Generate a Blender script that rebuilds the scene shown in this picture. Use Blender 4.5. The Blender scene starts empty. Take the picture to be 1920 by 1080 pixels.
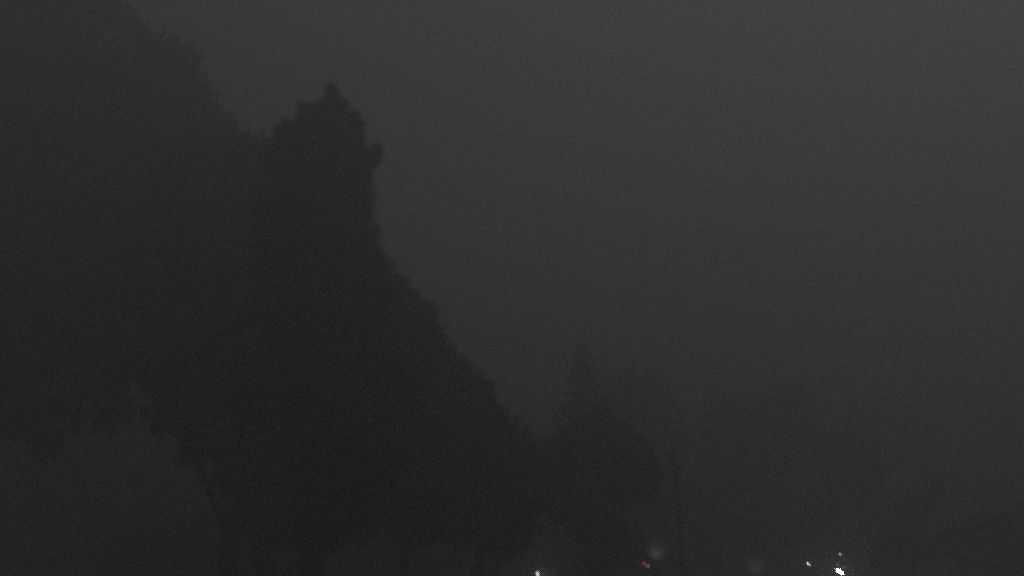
import bpy, bmesh, math, random
from mathutils import Vector, Matrix

scene = bpy.context.scene
col = scene.collection
R = math.radians

# ------------------------------------------------------------------ camera
CAM_Z = 6.0
PITCH = R(15.5)
FPX = 1663.0                                    # focal length in pixels of the 1920 px wide frame
cam_data = bpy.data.cameras.new('camera')
cam_data.sensor_width = 36.0
cam_data.lens = 36.0 * FPX / 1920.0
cam_data.clip_start = 0.1
cam_data.clip_end = 5000.0
cam_data.dof.use_dof = True
cam_data.dof.focus_distance = 60.0
cam_data.dof.aperture_fstop = 0.1
cam = bpy.data.objects.new('camera', cam_data)
cam.location = (0, 0, CAM_Z)
cam.rotation_euler = (math.pi / 2 + PITCH, 0, 0)
col.objects.link(cam)
scene.camera = cam

# ------------------------------------------------------------------ night sky, overcast and moonlit from the right
MOON_EL, MOON_AZ = R(47), R(54)                 # azimuth clockwise from the view direction
world = bpy.data.worlds.new('World')
scene.world = world
world.use_nodes = True
nt = world.node_tree
for n in list(nt.nodes):
    nt.nodes.remove(n)
def wn(t, **kw):
    n = nt.nodes.new(t)
    for k, v in kw.items():
        setattr(n, k, v)
    return n
def wmath(op, a, b=None, c=None):
    n = wn('ShaderNodeMath', operation=op)
    for i, v in enumerate((a, b, c)):
        if v is None:
            continue
        if isinstance(v, (int, float)):
            n.inputs[i].default_value = v
        else:
            nt.links.new(v, n.inputs[i])
    return n.outputs[0]
w_out = wn('ShaderNodeOutputWorld')
w_bg = wn('ShaderNodeBackground')
w_sky = wn('ShaderNodeTexSky', sky_type='NISHITA', sun_disc=False)
w_sky.sun_elevation = MOON_EL
w_sky.sun_rotation = MOON_AZ
w_bw = wn('ShaderNodeRGBToBW')
nt.links.new(w_sky.outputs[0], w_bw.inputs[0])
w_tc = wn('ShaderNodeTexCoord')
w_sep = wn('ShaderNodeSeparateXYZ')
nt.links.new(w_tc.outputs['Generated'], w_sep.inputs[0])
zc = wmath('MAXIMUM', w_sep.outputs[2], 0.0)
deck = wmath('MULTIPLY_ADD', zc, 2.0 / 3.0, 1.0 / 3.0)      # overcast deck: zenith three times the horizon
glow = wmath('MULTIPLY_ADD', w_sep.outputs[0], 0.42, 1.0)   # the town's light lies to the right
w_noise = wn('ShaderNodeTexNoise')
w_noise.inputs['Scale'].default_value = 3.0
w_noise.inputs['Detail'].default_value = 4.0
nt.links.new(w_tc.outputs['Generated'], w_noise.inputs['Vector'])
cloud = wmath('MULTIPLY_ADD', w_noise.outputs['Fac'], 0.25, 0.875)
lum = wmath('MULTIPLY', wmath('MULTIPLY', deck, glow), cloud)
moonsky = wmath('MULTIPLY', w_bw.outputs[0], 0.06)
tot = wmath('MULTIPLY', wmath('ADD', moonsky, 1.0), lum)
w_col = wn('ShaderNodeMix', data_type='RGBA', blend_type='MULTIPLY')
w_col.inputs[0].default_value = 1.0
w_col.inputs[6].default_value = (1.0, 1.0, 1.0, 1)
nt.links.new(tot, w_col.inputs[7])
nt.links.new(w_col.outputs[2], w_bg.inputs[0])
w_bg.inputs[1].default_value = 0.092
nt.links.new(w_bg.outputs[0], w_out.inputs[0])

sun_data = bpy.data.lights.new('moon', 'SUN')
sun_data.energy = 0.092
sun_data.angle = R(20)
sun_data.color = (0.97, 0.985, 1.0)
sun = bpy.data.objects.new('moon', sun_data)
sd = Vector((math.sin(MOON_AZ) * math.cos(MOON_EL), math.cos(MOON_AZ) * math.cos(MOON_EL), math.sin(MOON_EL)))
sun.rotation_euler = sd.to_track_quat('Z', 'Y').to_euler()
sun.location = sd * 60
col.objects.link(sun)

vs = scene.view_settings
vs.view_transform = 'Standard'
vs.look = 'None'
vs.exposure = 0.0
vs.gamma = 1.0
vs.use_curve_mapping = False

scene.render.engine = 'CYCLES'
cy = scene.cycles
cy.use_denoising = False
cy.max_bounces = 8
cy.diffuse_bounces = 2
cy.volume_bounces = 4
cy.transparent_max_bounces = 8
cy.sample_clamp_indirect = 1.0
cy.filter_width = 2.2
cy.use_adaptive_sampling = False

# ------------------------------------------------------------------ helpers
def at(px, py, d):
    """point seen at pixel (px, py) of the photograph, d metres in front of the camera"""
    cx, cyv = (px - 960) / FPX, (540 - py) / FPX
    v = Vector((cx, math.cos(PITCH) - cyv * math.sin(PITCH), math.sin(PITCH) + cyv * math.cos(PITCH)))
    v *= d / v.y
    return Vector((v.x, v.y, v.z + CAM_Z))
def ppm(d):
    return d / FPX * 1.03                       # metres per photo pixel at distance d

def mat(name, c, c2=None, scale=6.0, rough=0.85, bump=0.0, spec=0.2):
    m = bpy.data.materials.new(name)
    m.use_nodes = True
    t = m.node_tree
    b = t.nodes['Principled BSDF']
    b.inputs['Roughness'].default_value = rough
    b.inputs['Specular IOR Level'].default_value = spec
    b.inputs['Base Color'].default_value = (*c, 1)
    if c2:
        tc = t.nodes.new('ShaderNodeTexCoord')
        nz = t.nodes.new('ShaderNodeTexNoise')
        nz.inputs['Scale'].default_value = scale
        nz.inputs['Detail'].default_value = 6
        t.links.new(tc.outputs['Object'], nz.inputs['Vector'])
        rp = t.nodes.new('ShaderNodeValToRGB')
        rp.color_ramp.elements[0].position = 0.35
        rp.color_ramp.elements[1].position = 0.65
        rp.color_ramp.elements[0].color = (*c, 1)
        rp.color_ramp.elements[1].color = (*c2, 1)
        t.links.new(nz.outputs['Fac'], rp.inputs[0])
        t.links.new(rp.outputs[0], b.inputs['Base Color'])
        if bump:
            bp = t.nodes.new('ShaderNodeBump')
            bp.inputs['Strength'].default_value = bump
            t.links.new(nz.outputs['Fac'], bp.inputs['Height'])
            t.links.new(bp.outputs[0], b.inputs['Normal'])
    return m

def emit(name, c, s):
    m = bpy.data.materials.new(name)
    m.use_nodes = True
    t = m.node_tree
    b = t.nodes['Principled BSDF']
    b.inputs['Base Color'].default_value = (0.8, 0.8, 0.8, 1)
    b.inputs['Emission Color'].default_value = (*c, 1)
    b.inputs['Emission Strength'].default_value = s
    return m

M = {
    'bark': mat('bark', (0.05, 0.04, 0.03), (0.10, 0.08, 0.06), 9, 0.95, 0.6),
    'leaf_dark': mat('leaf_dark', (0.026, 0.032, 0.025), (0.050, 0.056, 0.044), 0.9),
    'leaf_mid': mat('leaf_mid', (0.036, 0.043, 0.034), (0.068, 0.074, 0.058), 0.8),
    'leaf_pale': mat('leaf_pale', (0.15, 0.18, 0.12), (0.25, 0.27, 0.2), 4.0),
    'needle': mat('needle', (0.018, 0.03, 0.018), (0.035, 0.05, 0.028), 1.2),
    'russet': mat('russet', (0.10, 0.035, 0.025), (0.17, 0.06, 0.045), 0.7),
    'grass': mat('grass_ground', (0.07, 0.075, 0.062), (0.1, 0.1, 0.085), 0.35, 0.95, 0.4),
    'metal': mat('painted_metal', (0.06, 0.06, 0.06), (0.09, 0.09, 0.09), 14, 0.5, 0.1, 0.4),
    'wood': mat('weathered_wood', (0.07, 0.06, 0.05), (0.13, 0.11, 0.09), 12, 0.9, 0.4),
    'ceramic': mat('ceramic', (0.35, 0.33, 0.3), None, 1, 0.3),
    'asphalt': mat('asphalt', (0.04, 0.04, 0.04), (0.06, 0.06, 0.058), 8, 0.9, 0.3),
}

def link(name, me, material, parent=None, smooth=False):
    if material:
        me.materials.append(material)
    if smooth:
        for p in me.polygons:
            p.use_smooth = True
    o = bpy.data.objects.new(name, me)
    col.objects.link(o)
    if parent:
        o.parent = parent
    return o
def from_bm(name, bm, material, parent=None, smooth=False):
    me = bpy.data.meshes.new(name)
    bm.to_mesh(me)
    bm.free()
    return link(name, me, material, parent, smooth)
def tag(o, label, cat, group=None):
    o['label'] = label
    o['category'] = cat
    if group:
        o['group'] = group
    return o
def thing(name, loc, label, cat, group=None):
    o = bpy.data.objects.new(name, None)
    o.empty_display_size = 0.3
    o.location = loc
    col.objects.link(o)
    return tag(o, label, cat, group)

def tube(bm, pts, radii, seg=8):
    """tapered tube through the points"""
    rings = []
    n = len(pts)
    for i, (p, r) in enumerate(zip(pts, radii)):
        a = pts[max(i - 1, 0)]
        b = pts[min(i + 1, n - 1)]
        t = (b - a).normalized()
        u = t.cross(Vector((0.31, 0.93, 0.12))).normalized()
        v = t.cross(u)
        rings.append([bm.verts.new(p + (u * math.cos(k * 2 * math.pi / seg) + v * math.sin(k * 2 * math.pi / seg)) * r) for k in range(seg)])
    for i in range(n - 1):
        for k in range(seg):
            bm.faces.new((rings[i][k], rings[i][(k + 1) % seg], rings[i + 1][(k + 1) % seg], rings[i + 1][k]))
    bm.faces.new(rings[0][::-1])
    bm.faces.new(rings[-1])
def lathe(bm, prof, seg=16, off=Vector((0, 0, 0))):
    rings = []
    for r, z in prof:
        rings.append([bm.verts.new(off + Vector((max(r, 1e-4) * math.cos(k * 2 * math.pi / seg), max(r, 1e-4) * math.sin(k * 2 * math.pi / seg), z))) for k in range(seg)])
    for i in range(len(rings) - 1):
        for k in range(seg):
            bm.faces.new((rings[i][k], rings[i][(k + 1) % seg], rings[i + 1][(k + 1) % seg], rings[i + 1][k]))
    bm.faces.new(rings[0][::-1])
    bm.faces.new(rings[-1])
def ellipsoid(bm, c, rad, rot=None, seg=16):
    g = bmesh.ops.create_uvsphere(bm, u_segments=seg, v_segments=max(8, seg * 2 // 3), radius=1.0)
    m = Matrix.Diagonal((*rad, 1))
    if rot is not None:
        m = rot.to_4x4() @ m
    m = Matrix.Translation(c) @ m
    bmesh.ops.transform(bm, matrix=m, verts=g['verts'])
def box(bm, c, s, rot=None):
    g = bmesh.ops.create_cube(bm, size=1.0)
    m = Matrix.Diagonal((*s, 1))
    if rot is not None:
        m = rot.to_4x4() @ m
    bmesh.ops.transform(bm, matrix=Matrix.Translation(c) @ m, verts=g['verts'])

# ------------------------------------------------------------------ ground
def ground_z(x, y):
    return 0.25 * math.sin(x * 0.07 + 1.0) * math.cos(y * 0.05) - 0.15
bm = bmesh.new()
xs = [-1500, -700, -300, -150] + [-100 + 5 * i for i in range(41)] + [150, 300, 700, 1500]
ys = [-1500, -700, -300, -100, -40] + [-20 + 5 * i for i in range(41)] + [220, 300, 700, 1500]
grid = [[bm.verts.new((x, y, ground_z(x, y))) for x in xs] for y in ys]
for j in range(len(ys) - 1):
    for i in range(len(xs) - 1):
        bm.faces.new((grid[j][i], grid[j][i + 1], grid[j + 1][i + 1], grid[j + 1][i]))
g = from_bm('ground', bm, M['grass'], smooth=True)
g['kind'] = 'structure'

# ------------------------------------------------------------------ trees
def leaf_mesh(name, clusters, n_leaf, size, rng, flat=0.0, sprays=()):
    """clusters: (centre, radius vector, soft); small leaf faces scattered through them, thinning out where soft"""
    verts, faces = [], []
    def leaf(q, s):
        a = Vector((rng.gauss(0, 1), rng.gauss(0, 1), rng.gauss(0, 1) * (1 - flat))).normalized()
        b = a.cross(Vector((rng.gauss(0, 1), rng.gauss(0, 1), rng.gauss(0, 1)))).normalized()
        k = len(verts)
        verts.extend((q - a * s, q + b * s * 0.45 - a * s * 0.1, q + a * s, q - b * s * 0.45 - a * s * 0.1))
        faces.append((k, k + 1, k + 2, k + 3))
    vol = [c[1].x * c[1].z for c in clusters]
    tv = sum(vol)
    for (c, r, soft), v in zip(clusters, vol):
        for _ in range(max(12, int(n_leaf * v / tv))):
            if soft:
                p = Vector((rng.gauss(0, 0.5), rng.gauss(0, 0.5), rng.gauss(0, 0.5)))
                if p.length > 1.15:
                    p *= rng.uniform(0.5, 1.1) / p.length
            else:
                while True:
                    p = Vector((rng.uniform(-1, 1), rng.uniform(-1, 1), rng.uniform(-1, 1)))
                    if p.length_squared < 1:
                        break
            leaf(Vector((c.x + p.x * r.x, c.y + p.y * r.y, c.z + p.z * r.z)), size * rng.uniform(0.6, 1.4))
    for a, b in sprays:                          # leafy twig tips standing out of the outline
        L = (b - a).length
        for _ in range(int(5 + L * 10)):
            t = rng.random() ** 1.4
            w = 0.16 * L * (1.05 - t)
            leaf(a.lerp(b, t) + Vector((rng.gauss(0, w), rng.gauss(0, w), rng.gauss(0, w))), size * rng.uniform(0.5, 1.0))
    me = bpy.data.meshes.new(name)
    me.from_pydata([tuple(v) for v in verts], [], faces)
    return me

def broadleaf(label, d, base_px, blobs, seed, leaf='leaf_dark', n=16000, size=0.16, name='broadleaf_tree', group=None, sub=16, trunk_r=0.28, cat='tree', depth=1.0, limb_above=0.0):
    """blobs: (px, py, rx, ry) masses of the crown in photo pixels at distance d, spread in depth as well"""
    rng = random.Random(seed)
    k = ppm(d)
    b = at(base_px, 1000, d)
    base = Vector((b.x, d, ground_z(b.x, d)))
    root = thing(name, base, label, cat, group)
    masses = []
    for (px, py, rx, ry) in blobs:
        dd = d + rng.uniform(-0.45, 0.45) * rx * k * depth
        c = at(px, py, dd) - base
        masses.append((c, Vector((rx * k, max(rx, ry * 0.6) * k * 0.9 * depth, ry * k))))
    clusters, sprays = [], []
    for c, r in masses:
        clusters.append((c, r * 0.74, False))
        for _ in range(sub):
            v = Vector((rng.gauss(0, 1), rng.gauss(0, 1), rng.gauss(0, 1))).normalized() * rng.uniform(0.6, 1.0)
            f = rng.uniform(0.12, 0.32)
            clusters.append((c + Vector((v.x * r.x, v.y * r.y, v.z * r.z)), Vector((r.x * f, r.y * f, r.z * f * rng.uniform(0.7, 1.5))), True))
        for _ in range(22):
            v = Vector((rng.gauss(0, 1), rng.gauss(0, 1), rng.gauss(0.35, 1))).normalized()
            v = Vector((v.x * r.x, v.y * r.y, v.z * r.z))
            ext = min(0.45, 0.3 * r.x) * rng.uniform(0.3, 1.5)
            sprays.append((c + v * 0.8, c + v + v.normalized() * ext + Vector((0, 0, 0.3 * ext))))
    me = leaf_mesh('crown', clusters, n, size, rng, 0.0, sprays)
    link('crown', me, M[leaf], root)
    # trunk and limbs
    top = max(masses, key=lambda m: m[0].z + m[1].z * 0.3)[0]
    mean = sum((m[0] for m in masses), Vector()) / len(masses)
    bm = bmesh.new()
    n_p = 7
    pts = []
    for i in range(n_p):
        t = i / (n_p - 1)
        p = Vector((0, 0, -0.3)).lerp(Vector((mean.x * 0.6 + top.x * 0.4, mean.y, top.z)), t)
        p.x *= t
        p += Vector((rng.uniform(-0.15, 0.15), rng.uniform(-0.15, 0.15), 0)) * (0 if i == 0 else 1)
        pts.append(p)
    tube(bm, pts, [trunk_r * (1.25 if i == 0 else 1.0) * (1 - 0.85 * i / (n_p - 1)) for i in range(n_p)], 10)
    for c, r in masses:
        if c.z < limb_above * top.z:
            continue
        t = min(max((c.z - 1.5) / max(top.z, 1), 0.15), 0.9)
        s = pts[min(int(t * (n_p - 1)), n_p - 2)]
        m1 = s.lerp(c, 0.5) + Vector((0, 0, -0.05 * (c - s).length))
        tube(bm, [s, m1, c, c + Vector((rng.uniform(-.4, .4) * r.x, rng.uniform(-.4, .4) * r.y, 0.5 * r.z))], [trunk_r * 0.38, trunk_r * 0.26, trunk_r * 0.15, trunk_r * 0.05], 6)
    from_bm('trunk', bm, M['bark'], root, True)
    return root

def conifer(label, d, apex, half, base_py, seed, tiers=24, name='conifer_tree', group=None, n=9000, size=0.13):
    """apex (px, py), half-width in px at the lowest branches at base_py"""
    rng = random.Random(seed)
    k = ppm(d)
    b = at(apex[0], apex[1], d)
    base = Vector((b.x, d, ground_z(b.x, d)))
    root = thing(name, base, label, 'tree', group)
    H = b.z - base.z
    z0 = max(at(apex[0], base_py, d).z - base.z, 0.8)
    W = half * k
    clusters = []
    bm = bmesh.new()
    tube(bm, [Vector((0, 0, -0.3)), Vector((0, 0, H * 0.5)), Vector((0, 0, H * 0.99))], [0.26, 0.15, 0.02], 9)
    for i in range(tiers):
        t = i / (tiers - 1)
        z = z0 + (H - z0) * (t ** 0.92)
        w = W * (1 - t) ** 0.85 * rng.uniform(0.65, 1.25) + 0.28
        nb = max(3, int(7 * (1 - t) + 3))
        a0 = rng.uniform(0, 6.28)
        for j in range(nb):
            a = a0 + j * 6.283 / nb + rng.uniform(-0.25, 0.25)
            L = w * rng.uniform(0.7, 1.1)
            tip = Vector((math.cos(a) * L, math.sin(a) * L, z - rng.uniform(0.05, 0.4) * L))
            tube(bm, [Vector((0, 0, z)), tip], [0.035, 0.008], 4)
            for s in (0.35, 0.62, 0.88):
                c = Vector((0, 0, z)).lerp(tip, s)
                rr = 0.26 * L * (1.15 - 0.6 * s) + 0.08
                clusters.append((c + Vector((0, 0, -0.05)), Vector((rr, rr, rr * 0.55)), True))
    clusters.append((Vector((0, 0, H - 0.25)), Vector((0.1, 0.1, 0.35)), True))
    link('crown', leaf_mesh('crown', clusters, n, size, rng, 0.4), M['needle'], root)
    from_bm('trunk', bm, M['bark'], root, True)
    return root

G = 'trees in the night fog'
# towering tree that leaves the frame at the top left
broadleaf('towering tree filling the upper left corner, cut by the top of the picture', 33, -260,
    [(120, -5, 85, 55), (195, 15, 42, 45), (243, 45, 30, 36), (285, 105, 52, 46), (335, 125, 42, 50), (368, 180, 40, 45), (402, 235, 40, 38),
     (90, 110, 170, 150), (220, 220, 150, 120), (-40, 250, 150, 200), (110, 380, 180, 170), (280, 370, 120, 140), (90, 560, 190, 150), (-60, 560, 140, 170),
     (230, 590, 110, 110), (60, 690, 150, 50), (-40, 720, 120, 50), (170, 710, 90, 50), (30, 780, 50, 60), (130, 765, 36, 40), (85, 830, 30, 40), (210, 770, 40, 46), (310, 200, 80, 70), (370, 260, 60, 60), (330, 280, 90, 80), (60, 20, 120, 80)],
    1, 'leaf_dark', 60000, 0.19, group=G, trunk_r=0.5, limb_above=0.62)
broadleaf('dark rounded tree between the towering corner tree and the lobed tall tree', 28, 450,
    [(468, 285, 40, 42), (425, 300, 52, 60), (490, 340, 45, 60), (450, 370, 70, 70), (270, 470, 50, 90), (275, 685, 60, 50), (420, 760, 60, 50), (330, 770, 50, 50), (365, 830, 36, 44), (350, 360, 70, 90), (400, 450, 110, 120), (340, 580, 95, 130), (450, 590, 120, 140), (390, 690, 110, 75), (490, 710, 90, 90)],
    2, 'leaf_dark', 40000, 0.17, group=G, trunk_r=0.35)
# tall lobed tree
broadleaf('tall tree with a lobed pointed crown standing out against the sky', 22, 590,
    [(621, 192, 13, 36), (608, 225, 26, 40), (640, 212, 13, 32), (577, 222, 20, 38), (668, 236, 14, 30), (650, 265, 30, 42), (620, 270, 45, 50), (532, 258, 20, 32), (552, 285, 32, 40), (704, 292, 11, 20), (520, 300, 24, 40), (565, 300, 60, 70), (645, 320, 52, 70), (686, 302, 14, 24), (680, 375, 24, 50),
     (592, 410, 92, 110), (678, 470, 34, 70), (520, 430, 60, 110), (580, 560, 140, 130), (688, 590, 56, 100), (560, 720, 140, 130), (680, 740, 100, 120), (600, 850, 80, 70), (690, 880, 70, 60), (610, 930, 70, 60), (600, 985, 55, 45)],
    3, 'leaf_dark', 46000, 0.14, group=G, trunk_r=0.38)
# trees stepping down to the right
broadleaf('sloping round tree just right of and below the lobed tall tree', 26, 770,
    [(718, 528, 26, 40), (738, 566, 34, 44), (762, 588, 32, 40), (786, 616, 32, 44), (806, 646, 30, 40), (745, 660, 70, 80), (818, 668, 32, 46), (786, 750, 80, 86), (730, 790, 90, 100), (840, 800, 60, 90), (770, 880, 100, 70), (780, 930, 80, 45), (770, 980, 70, 40)],
    4, 'leaf_dark', 26000, 0.15, group=G, trunk_r=0.28)
broadleaf('low round tree at the foot of the dark slope of crowns', 27, 900,
    [(842, 694, 30, 36), (868, 722, 32, 40), (896, 752, 34, 44), (914, 780, 32, 40), (922, 806, 36, 46), (880, 780, 60, 70), (960, 840, 48, 40), (900, 870, 90, 80), (1000, 890, 60, 60), (930, 930, 100, 45), (900, 985, 70, 45), (955, 995, 55, 36)],
    5, 'leaf_dark', 22000, 0.15, group=G, trunk_r=0.24)
broadleaf('broad dark bushy tree below the tiered conifer, left of the pole', 30, 1110,
    [(1020, 862, 36, 36), (1065, 845, 30, 42), (1095, 815, 24, 36), (1130, 812, 30, 40), (1165, 838, 32, 42), (1200, 870, 26, 42), (1218, 890, 18, 26), (1110, 890, 90, 60), (1040, 900, 60, 55), (1180, 915, 50, 40), (1080, 940, 90, 36), (1125, 985, 65, 34), (1150, 1035, 44, 36)],
    6, 'leaf_dark', 20000, 0.15, group=G, trunk_r=0.22)
conifer('slender tiered conifer with a pointed top, faint in the fog', 42, (1092, 645), 90, 930, 7, group=G, n=14000)
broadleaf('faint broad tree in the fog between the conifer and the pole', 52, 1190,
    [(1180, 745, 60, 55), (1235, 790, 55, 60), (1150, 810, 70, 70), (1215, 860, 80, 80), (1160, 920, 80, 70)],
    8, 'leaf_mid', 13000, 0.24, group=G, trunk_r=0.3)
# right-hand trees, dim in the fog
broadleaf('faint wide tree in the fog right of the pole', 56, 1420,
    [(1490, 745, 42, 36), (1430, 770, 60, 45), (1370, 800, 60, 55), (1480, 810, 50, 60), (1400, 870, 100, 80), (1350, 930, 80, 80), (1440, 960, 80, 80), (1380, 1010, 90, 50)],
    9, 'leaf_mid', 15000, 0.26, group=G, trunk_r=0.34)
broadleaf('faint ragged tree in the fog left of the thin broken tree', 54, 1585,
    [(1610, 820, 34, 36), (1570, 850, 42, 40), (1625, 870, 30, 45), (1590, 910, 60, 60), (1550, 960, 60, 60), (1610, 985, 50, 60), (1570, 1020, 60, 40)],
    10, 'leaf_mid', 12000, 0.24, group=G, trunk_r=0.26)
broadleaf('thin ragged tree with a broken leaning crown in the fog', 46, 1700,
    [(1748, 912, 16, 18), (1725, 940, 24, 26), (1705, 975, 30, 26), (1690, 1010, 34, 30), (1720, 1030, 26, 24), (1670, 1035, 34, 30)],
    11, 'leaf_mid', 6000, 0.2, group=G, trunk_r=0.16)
broadleaf('small reddish tree with a flat crown and bare stem near the right edge', 42, 1783,
    [(1780, 1000, 22, 20), (1808, 1005, 22, 18), (1765, 1018, 18, 12), (1830, 990, 16, 16), (1850, 975, 14, 14), (1790, 1030, 16, 14)],
    12, 'russet', 3600, 0.13, group=G, trunk_r=0.13)
broadleaf('reddish bushy tree cut by the right edge of the picture', 43, 1900,
    [(1870, 1000, 28, 26), (1900, 985, 30, 28), (1935, 1000, 40, 36), (1890, 1030, 36, 26), (1950, 1040, 40, 30), (1880, 1060, 40, 30)],
    13, 'russet', 6000, 0.14, group=G, trunk_r=0.16)
broadleaf('faint russet tree rising in the lower left corner', 60, 90,
    [(20, 830, 70, 50), (95, 850, 50, 40), (60, 920, 100, 70), (160, 920, 48, 45), (190, 990, 44, 55), (110, 1010, 110, 60), (10, 1010, 80, 70), (220, 1050, 36, 40)],
    14, 'russet', 15000, 0.2, group=G, trunk_r=0.25)
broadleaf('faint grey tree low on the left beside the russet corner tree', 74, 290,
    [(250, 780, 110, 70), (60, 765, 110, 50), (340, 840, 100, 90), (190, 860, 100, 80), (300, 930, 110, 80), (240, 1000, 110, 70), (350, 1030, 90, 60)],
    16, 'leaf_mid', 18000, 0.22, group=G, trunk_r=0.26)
broadleaf('dark low tree under the crowns, right of the russet corner tree', 30, 500,
    [(440, 850, 50, 50), (500, 880, 70, 70), (470, 940, 45, 55), (560, 940, 80, 70), (510, 990, 60, 40), (640, 960, 70, 60)],
    15, 'leaf_dark', 16000, 0.15, group=G, trunk_r=0.2)

# understory shrubs closing the gaps below the crowns
G2 = 'shrubs along the foot of the trees'
rng = random.Random(77)
shrubs = [
    (300, 46, 1010, 'faint shrub at the bottom right of the russet corner tree'),
    (420, 46, 985, 'foggy shrub at the bottom edge under the dark low tree'),
    (540, 44, 975, 'shrub at the bottom edge below the lobed tall tree'),
    (650, 43, 985, 'shrub at the bottom edge below the sloping round tree'),
    (760, 43, 980, 'shrub at the bottom edge midway along the dark slope'),
    (870, 43, 985, 'shrub at the bottom edge under the low round tree'),
    (960, 43, 990, 'shrub at the bottom edge just left of the pale lamp'),
    (1090, 43, 990, 'shrub at the bottom edge behind the lit bush'),
    (1180, 44, 1000, 'shrub at the bottom edge behind the small red light'),
]
for i, (px, d, top, lab) in enumerate(shrubs):
    bl = [(px + rng.uniform(-55, 55), rng.uniform(top, top + 50), rng.uniform(35, 55), rng.uniform(28, 50)) for _ in range(5)]
    bl += [(px + o, 1060 + rng.uniform(-15, 15), 48, 45) for o in (-55, 0, 55)]
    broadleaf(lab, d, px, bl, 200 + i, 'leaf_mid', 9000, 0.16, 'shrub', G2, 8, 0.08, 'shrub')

# far row of trees that closes the view beyond the lamps
G3 = 'far trees lost in the fog'
far = [(1000, 96, 'far tree lost in the fog behind the tiered conifer'),
       (1300, 100, 'far tree lost in the fog just right of the pole'),
       (1520, 104, 'far tree lost in the fog above the small white lamp'),
       (1660, 98, 'far tree lost in the fog above the thin broken tree'),
       (1840, 92, 'far tree lost in the fog above the reddish trees')]
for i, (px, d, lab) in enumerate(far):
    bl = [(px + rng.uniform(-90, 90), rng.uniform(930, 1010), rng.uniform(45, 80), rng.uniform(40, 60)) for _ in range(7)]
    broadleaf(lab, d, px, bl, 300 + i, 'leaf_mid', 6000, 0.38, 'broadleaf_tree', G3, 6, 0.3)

# ------------------------------------------------------------------ utility pole
pt = at(1268, 845, 31)
pole_root = thing('utility_pole', (pt.x, 31, ground_z(pt.x, 31)), 'plain thin upright pole, faint beside the bushy tree', 'pole')
h = pt.z - pole_root.location.z
bm = bmesh.new()
tube(bm, [Vector((0, 0, -0.3)), Vector((0.01, 0, h * 0.5)), Vector((-0.05, 0, h))], [0.115, 0.1, 0.085], 12)
from_bm('post', bm, M['wood'], pole_root, True)
bm = bmesh.new()
lathe(bm, [(0.0, h), (0.1, h + 0.001), (0.1, h + 0.05), (0.0, h + 0.09)], 12, Vector((-0.05, 0, 0)))
from_bm('cap', bm, M['metal'], pole_root)
for zz in (0.35, 0.62):
    bm = bmesh.new()
    box(bm, Vector((-0.13, -0.02, h - zz)), (0.11, 0.05, 0.05))
    lathe(bm, [(0.02, -0.02), (0.05, 0.0), (0.05, 0.07), (0.03, 0.09), (0.085, 0.24), (0.0, 0.15)], 10, Vector((-0.2, -0.02, h - zz)))
    from_bm('insulator', bm, M['ceramic'], pole_root)
bm = bmesh.new()
box(bm, Vector((0, -0.15, h - 0.5)), (0.16, 0.1, 0.3))
from_bm('junction_box', bm, M['metal'], pole_root)

# ------------------------------------------------------------------ lamps
def add_light(root, loc, power, color, radius):
    ld = bpy.data.lights.new('lamp_light', 'POINT')
    ld.energy = power
    ld.color = color
    ld.shadow_soft_size = radius
    lo = bpy.data.objects.new('lamp_light', ld)
    lo.location = loc
    lo.parent = root
    col.objects.link(lo)

def street_lamp(px, py, d, label, rad, ang, color, strength, power, group='lit lamps along the bottom edge', name='street_lamp'):
    """post with a curved arm, hooded head and a lit lens centred on the pixel; ang tilts the lens in the picture plane"""
    p = at(px, py, d)
    bx = p.x + 0.75
    base = Vector((bx, d + 0.05, ground_z(bx, d)))
    root = thing(name, base, label, 'lamp', group)
    c = p - base
    rot = Matrix.Rotation(-ang, 3, 'Y')
    bm = bmesh.new()
    hh = c.z + 0.3
    tube(bm, [Vector((0, 0, -0.2)), Vector((0, 0, 0.8)), Vector((0, 0, hh - 0.25)), Vector((-0.08, 0, hh - 0.05)), Vector((-0.3, 0, hh)), Vector((c.x + 0.1, c.y + 0.02, c.z + rad[2] + 0.06))],
         [0.075, 0.055, 0.045, 0.04, 0.035, 0.03], 10)
    from_bm('post', bm, M['metal'], root, True)
    bm = bmesh.new()
    up = rot @ Vector((0, 0, 1))
    ellipsoid(bm, c + up * rad[2] * 0.9 + Vector((0, 0.05, 0)), (rad[0] * 1.08, rad[1] * 0.9, rad[2] * 0.35), rot)
    from_bm('hood', bm, M['metal'], root, True)
    bm = bmesh.new()
    ellipsoid(bm, c, rad, rot)
    from_bm('lens', bm, emit('lamp_lens', color, strength), root, True)
    if power:
        add_light(root, c + Vector((0, -rad[1] - 0.12, -0.06)), power, color, 0.08)
    return root

street_lamp(1575, 1072, 48, 'brightest lamp, a warm white streak at the bottom right', (0.21, 0.11, 0.085), R(-38), (1.0, 0.95, 0.86), 60, 22)
street_lamp(1516, 1057, 50, 'small white lamp just left of the brightest lamp', (0.105, 0.06, 0.055), R(-30), (1.0, 1.0, 1.0), 10, 0.8)
street_lamp(1575, 1039, 50, 'faint tiny grey lamp directly above the brightest lamp', (0.09, 0.07, 0.07), R(-40), (1.0, 1.0, 1.0), 3.5, 0)
street_lamp(1008, 1076, 40, 'pale yellowish lamp at the bottom centre beside a lit bush', (0.055, 0.07, 0.11), R(-8), (1.0, 1.0, 0.88), 3, 11)

# bush lit by the centre lamp
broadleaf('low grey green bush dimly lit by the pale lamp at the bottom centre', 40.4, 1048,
    [(1030, 1077, 14, 10), (1045, 1072, 14, 10), (1062, 1069, 14, 9), (1078, 1074, 12, 9), (1050, 1090, 34, 12)], 41, 'leaf_pale', 5000, 0.09, 'shrub', None, 6, 0.06, 'shrub')

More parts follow.
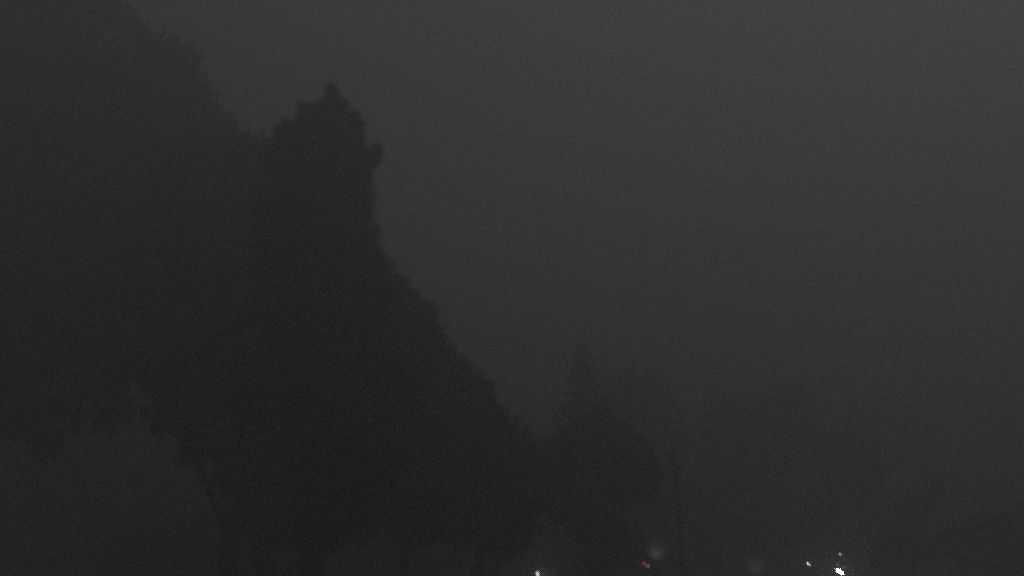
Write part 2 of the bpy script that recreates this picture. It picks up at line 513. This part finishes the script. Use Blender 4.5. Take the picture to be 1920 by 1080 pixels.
# red signal with a small white light
p = at(1208, 1057, 40)
base = Vector((p.x, 40, ground_z(p.x, 40)))
root = thing('signal_lamp', base, 'small red signal light with a tiny white light at its lower right', 'signal lamp')
c = p - base
bm = bmesh.new()
tube(bm, [Vector((0, 0.1, -0.2)), Vector((0, 0.1, c.z + 0.05))], [0.04, 0.035], 8)
from_bm('post', bm, M['metal'], root, True)
bm = bmesh.new()
box(bm, Vector((c.x + 0.07, c.y + 0.1, c.z - 0.05)), (0.42, 0.12, 0.36))
bmesh.ops.bevel(bm, geom=list(bm.edges), offset=0.02, segments=2, affect='EDGES')
from_bm('housing', bm, M['metal'], root)
bm = bmesh.new()
ellipsoid(bm, c + Vector((0, 0, 0)), (0.09, 0.06, 0.075))
from_bm('red_lens', bm, emit('red_lens', (1.0, 0.11, 0.15), 1.1), root, True)
bm = bmesh.new()
ellipsoid(bm, c + Vector((0.16, 0, -0.1)), (0.05, 0.05, 0.065))
from_bm('white_lens', bm, emit('white_lens', (1, 1, 1), 0.8), root, True)

# two soft pinkish glows; the globe lamp form is made up to carry them
def glow_globe(px, py, d, r_px, label, s, core):
    p = at(px, py, d)
    base = Vector((p.x, d, ground_z(p.x, d)))
    root = thing('glow_globe', base, label, 'lamp', 'dim glows shaped as globe lamps')
    c = p - base
    r = r_px * ppm(d)
    bm = bmesh.new()
    tube(bm, [Vector((0, 0, -0.2)), Vector((0, 0, c.z - r * 0.98))], [0.05, 0.03], 10)
    from_bm('post', bm, M['metal'], root, True)
    def milky(name, colr, e):  # emitting volume stands in for lamplight spread in the mist
        m = bpy.data.materials.new(name)
        m.use_nodes = True
        t = m.node_tree
        out = t.nodes['Material Output']
        t.nodes.remove(t.nodes['Principled BSDF'])
        tr = t.nodes.new('ShaderNodeBsdfTransparent')
        t.links.new(tr.outputs[0], out.inputs['Surface'])
        pv = t.nodes.new('ShaderNodeVolumePrincipled')
        pv.inputs['Color'].default_value = (0.9, 0.85, 0.85, 1)
        pv.inputs['Density'].default_value = 0.3
        pv.inputs['Emission Color'].default_value = (*colr, 1)
        pv.inputs['Emission Strength'].default_value = e
        t.links.new(pv.outputs[0], out.inputs['Volume'])
        return m
    bm = bmesh.new()
    ellipsoid(bm, c, (r, r, r), None, 32)
    gl = from_bm('globe', bm, milky('pink_glow_volume', (1.0, 0.5, 0.56), s), root, True)
    bm = bmesh.new()
    ellipsoid(bm, c + Vector((-r * 0.12, 0, -r * 0.38)), (r * 0.6, r * 0.6, r * 0.5), None, 24)
    from_bm('glow_core', bm, milky('core_glow_volume', (0.9, 1.0, 0.95), core), gl, True)  # added inner glow, greyer and low in the sphere

glow_globe(1231, 1031, 24, 18, 'dim pinkish glow shaped as a made-up globe lamp above the small red signal light', 0.085, 0.24)
glow_globe(1418, 1062, 26, 15, 'dim pinkish glow shaped as a made-up globe lamp at the bottom edge midway along the lights', 0.12, 0.08)

# ------------------------------------------------------------------ fog
bm = bmesh.new()
box(bm, Vector((0, 0, 17.0)), (3100, 3100, 38.0))
hz = bpy.data.materials.new('night_fog')
hz.use_nodes = True
t = hz.node_tree
t.nodes.remove(t.nodes['Principled BSDF'])
pv = t.nodes.new('ShaderNodeVolumePrincipled')
pv.inputs['Color'].default_value = (0.93, 0.93, 0.93, 1)
pv.inputs['Density'].default_value = 0.051
pv.inputs['Anisotropy'].default_value = 0.55
t.links.new(pv.outputs[0], t.nodes['Material Output'].inputs['Volume'])
ho = from_bm('haze', bm, hz)
ho['kind'] = 'stuff'
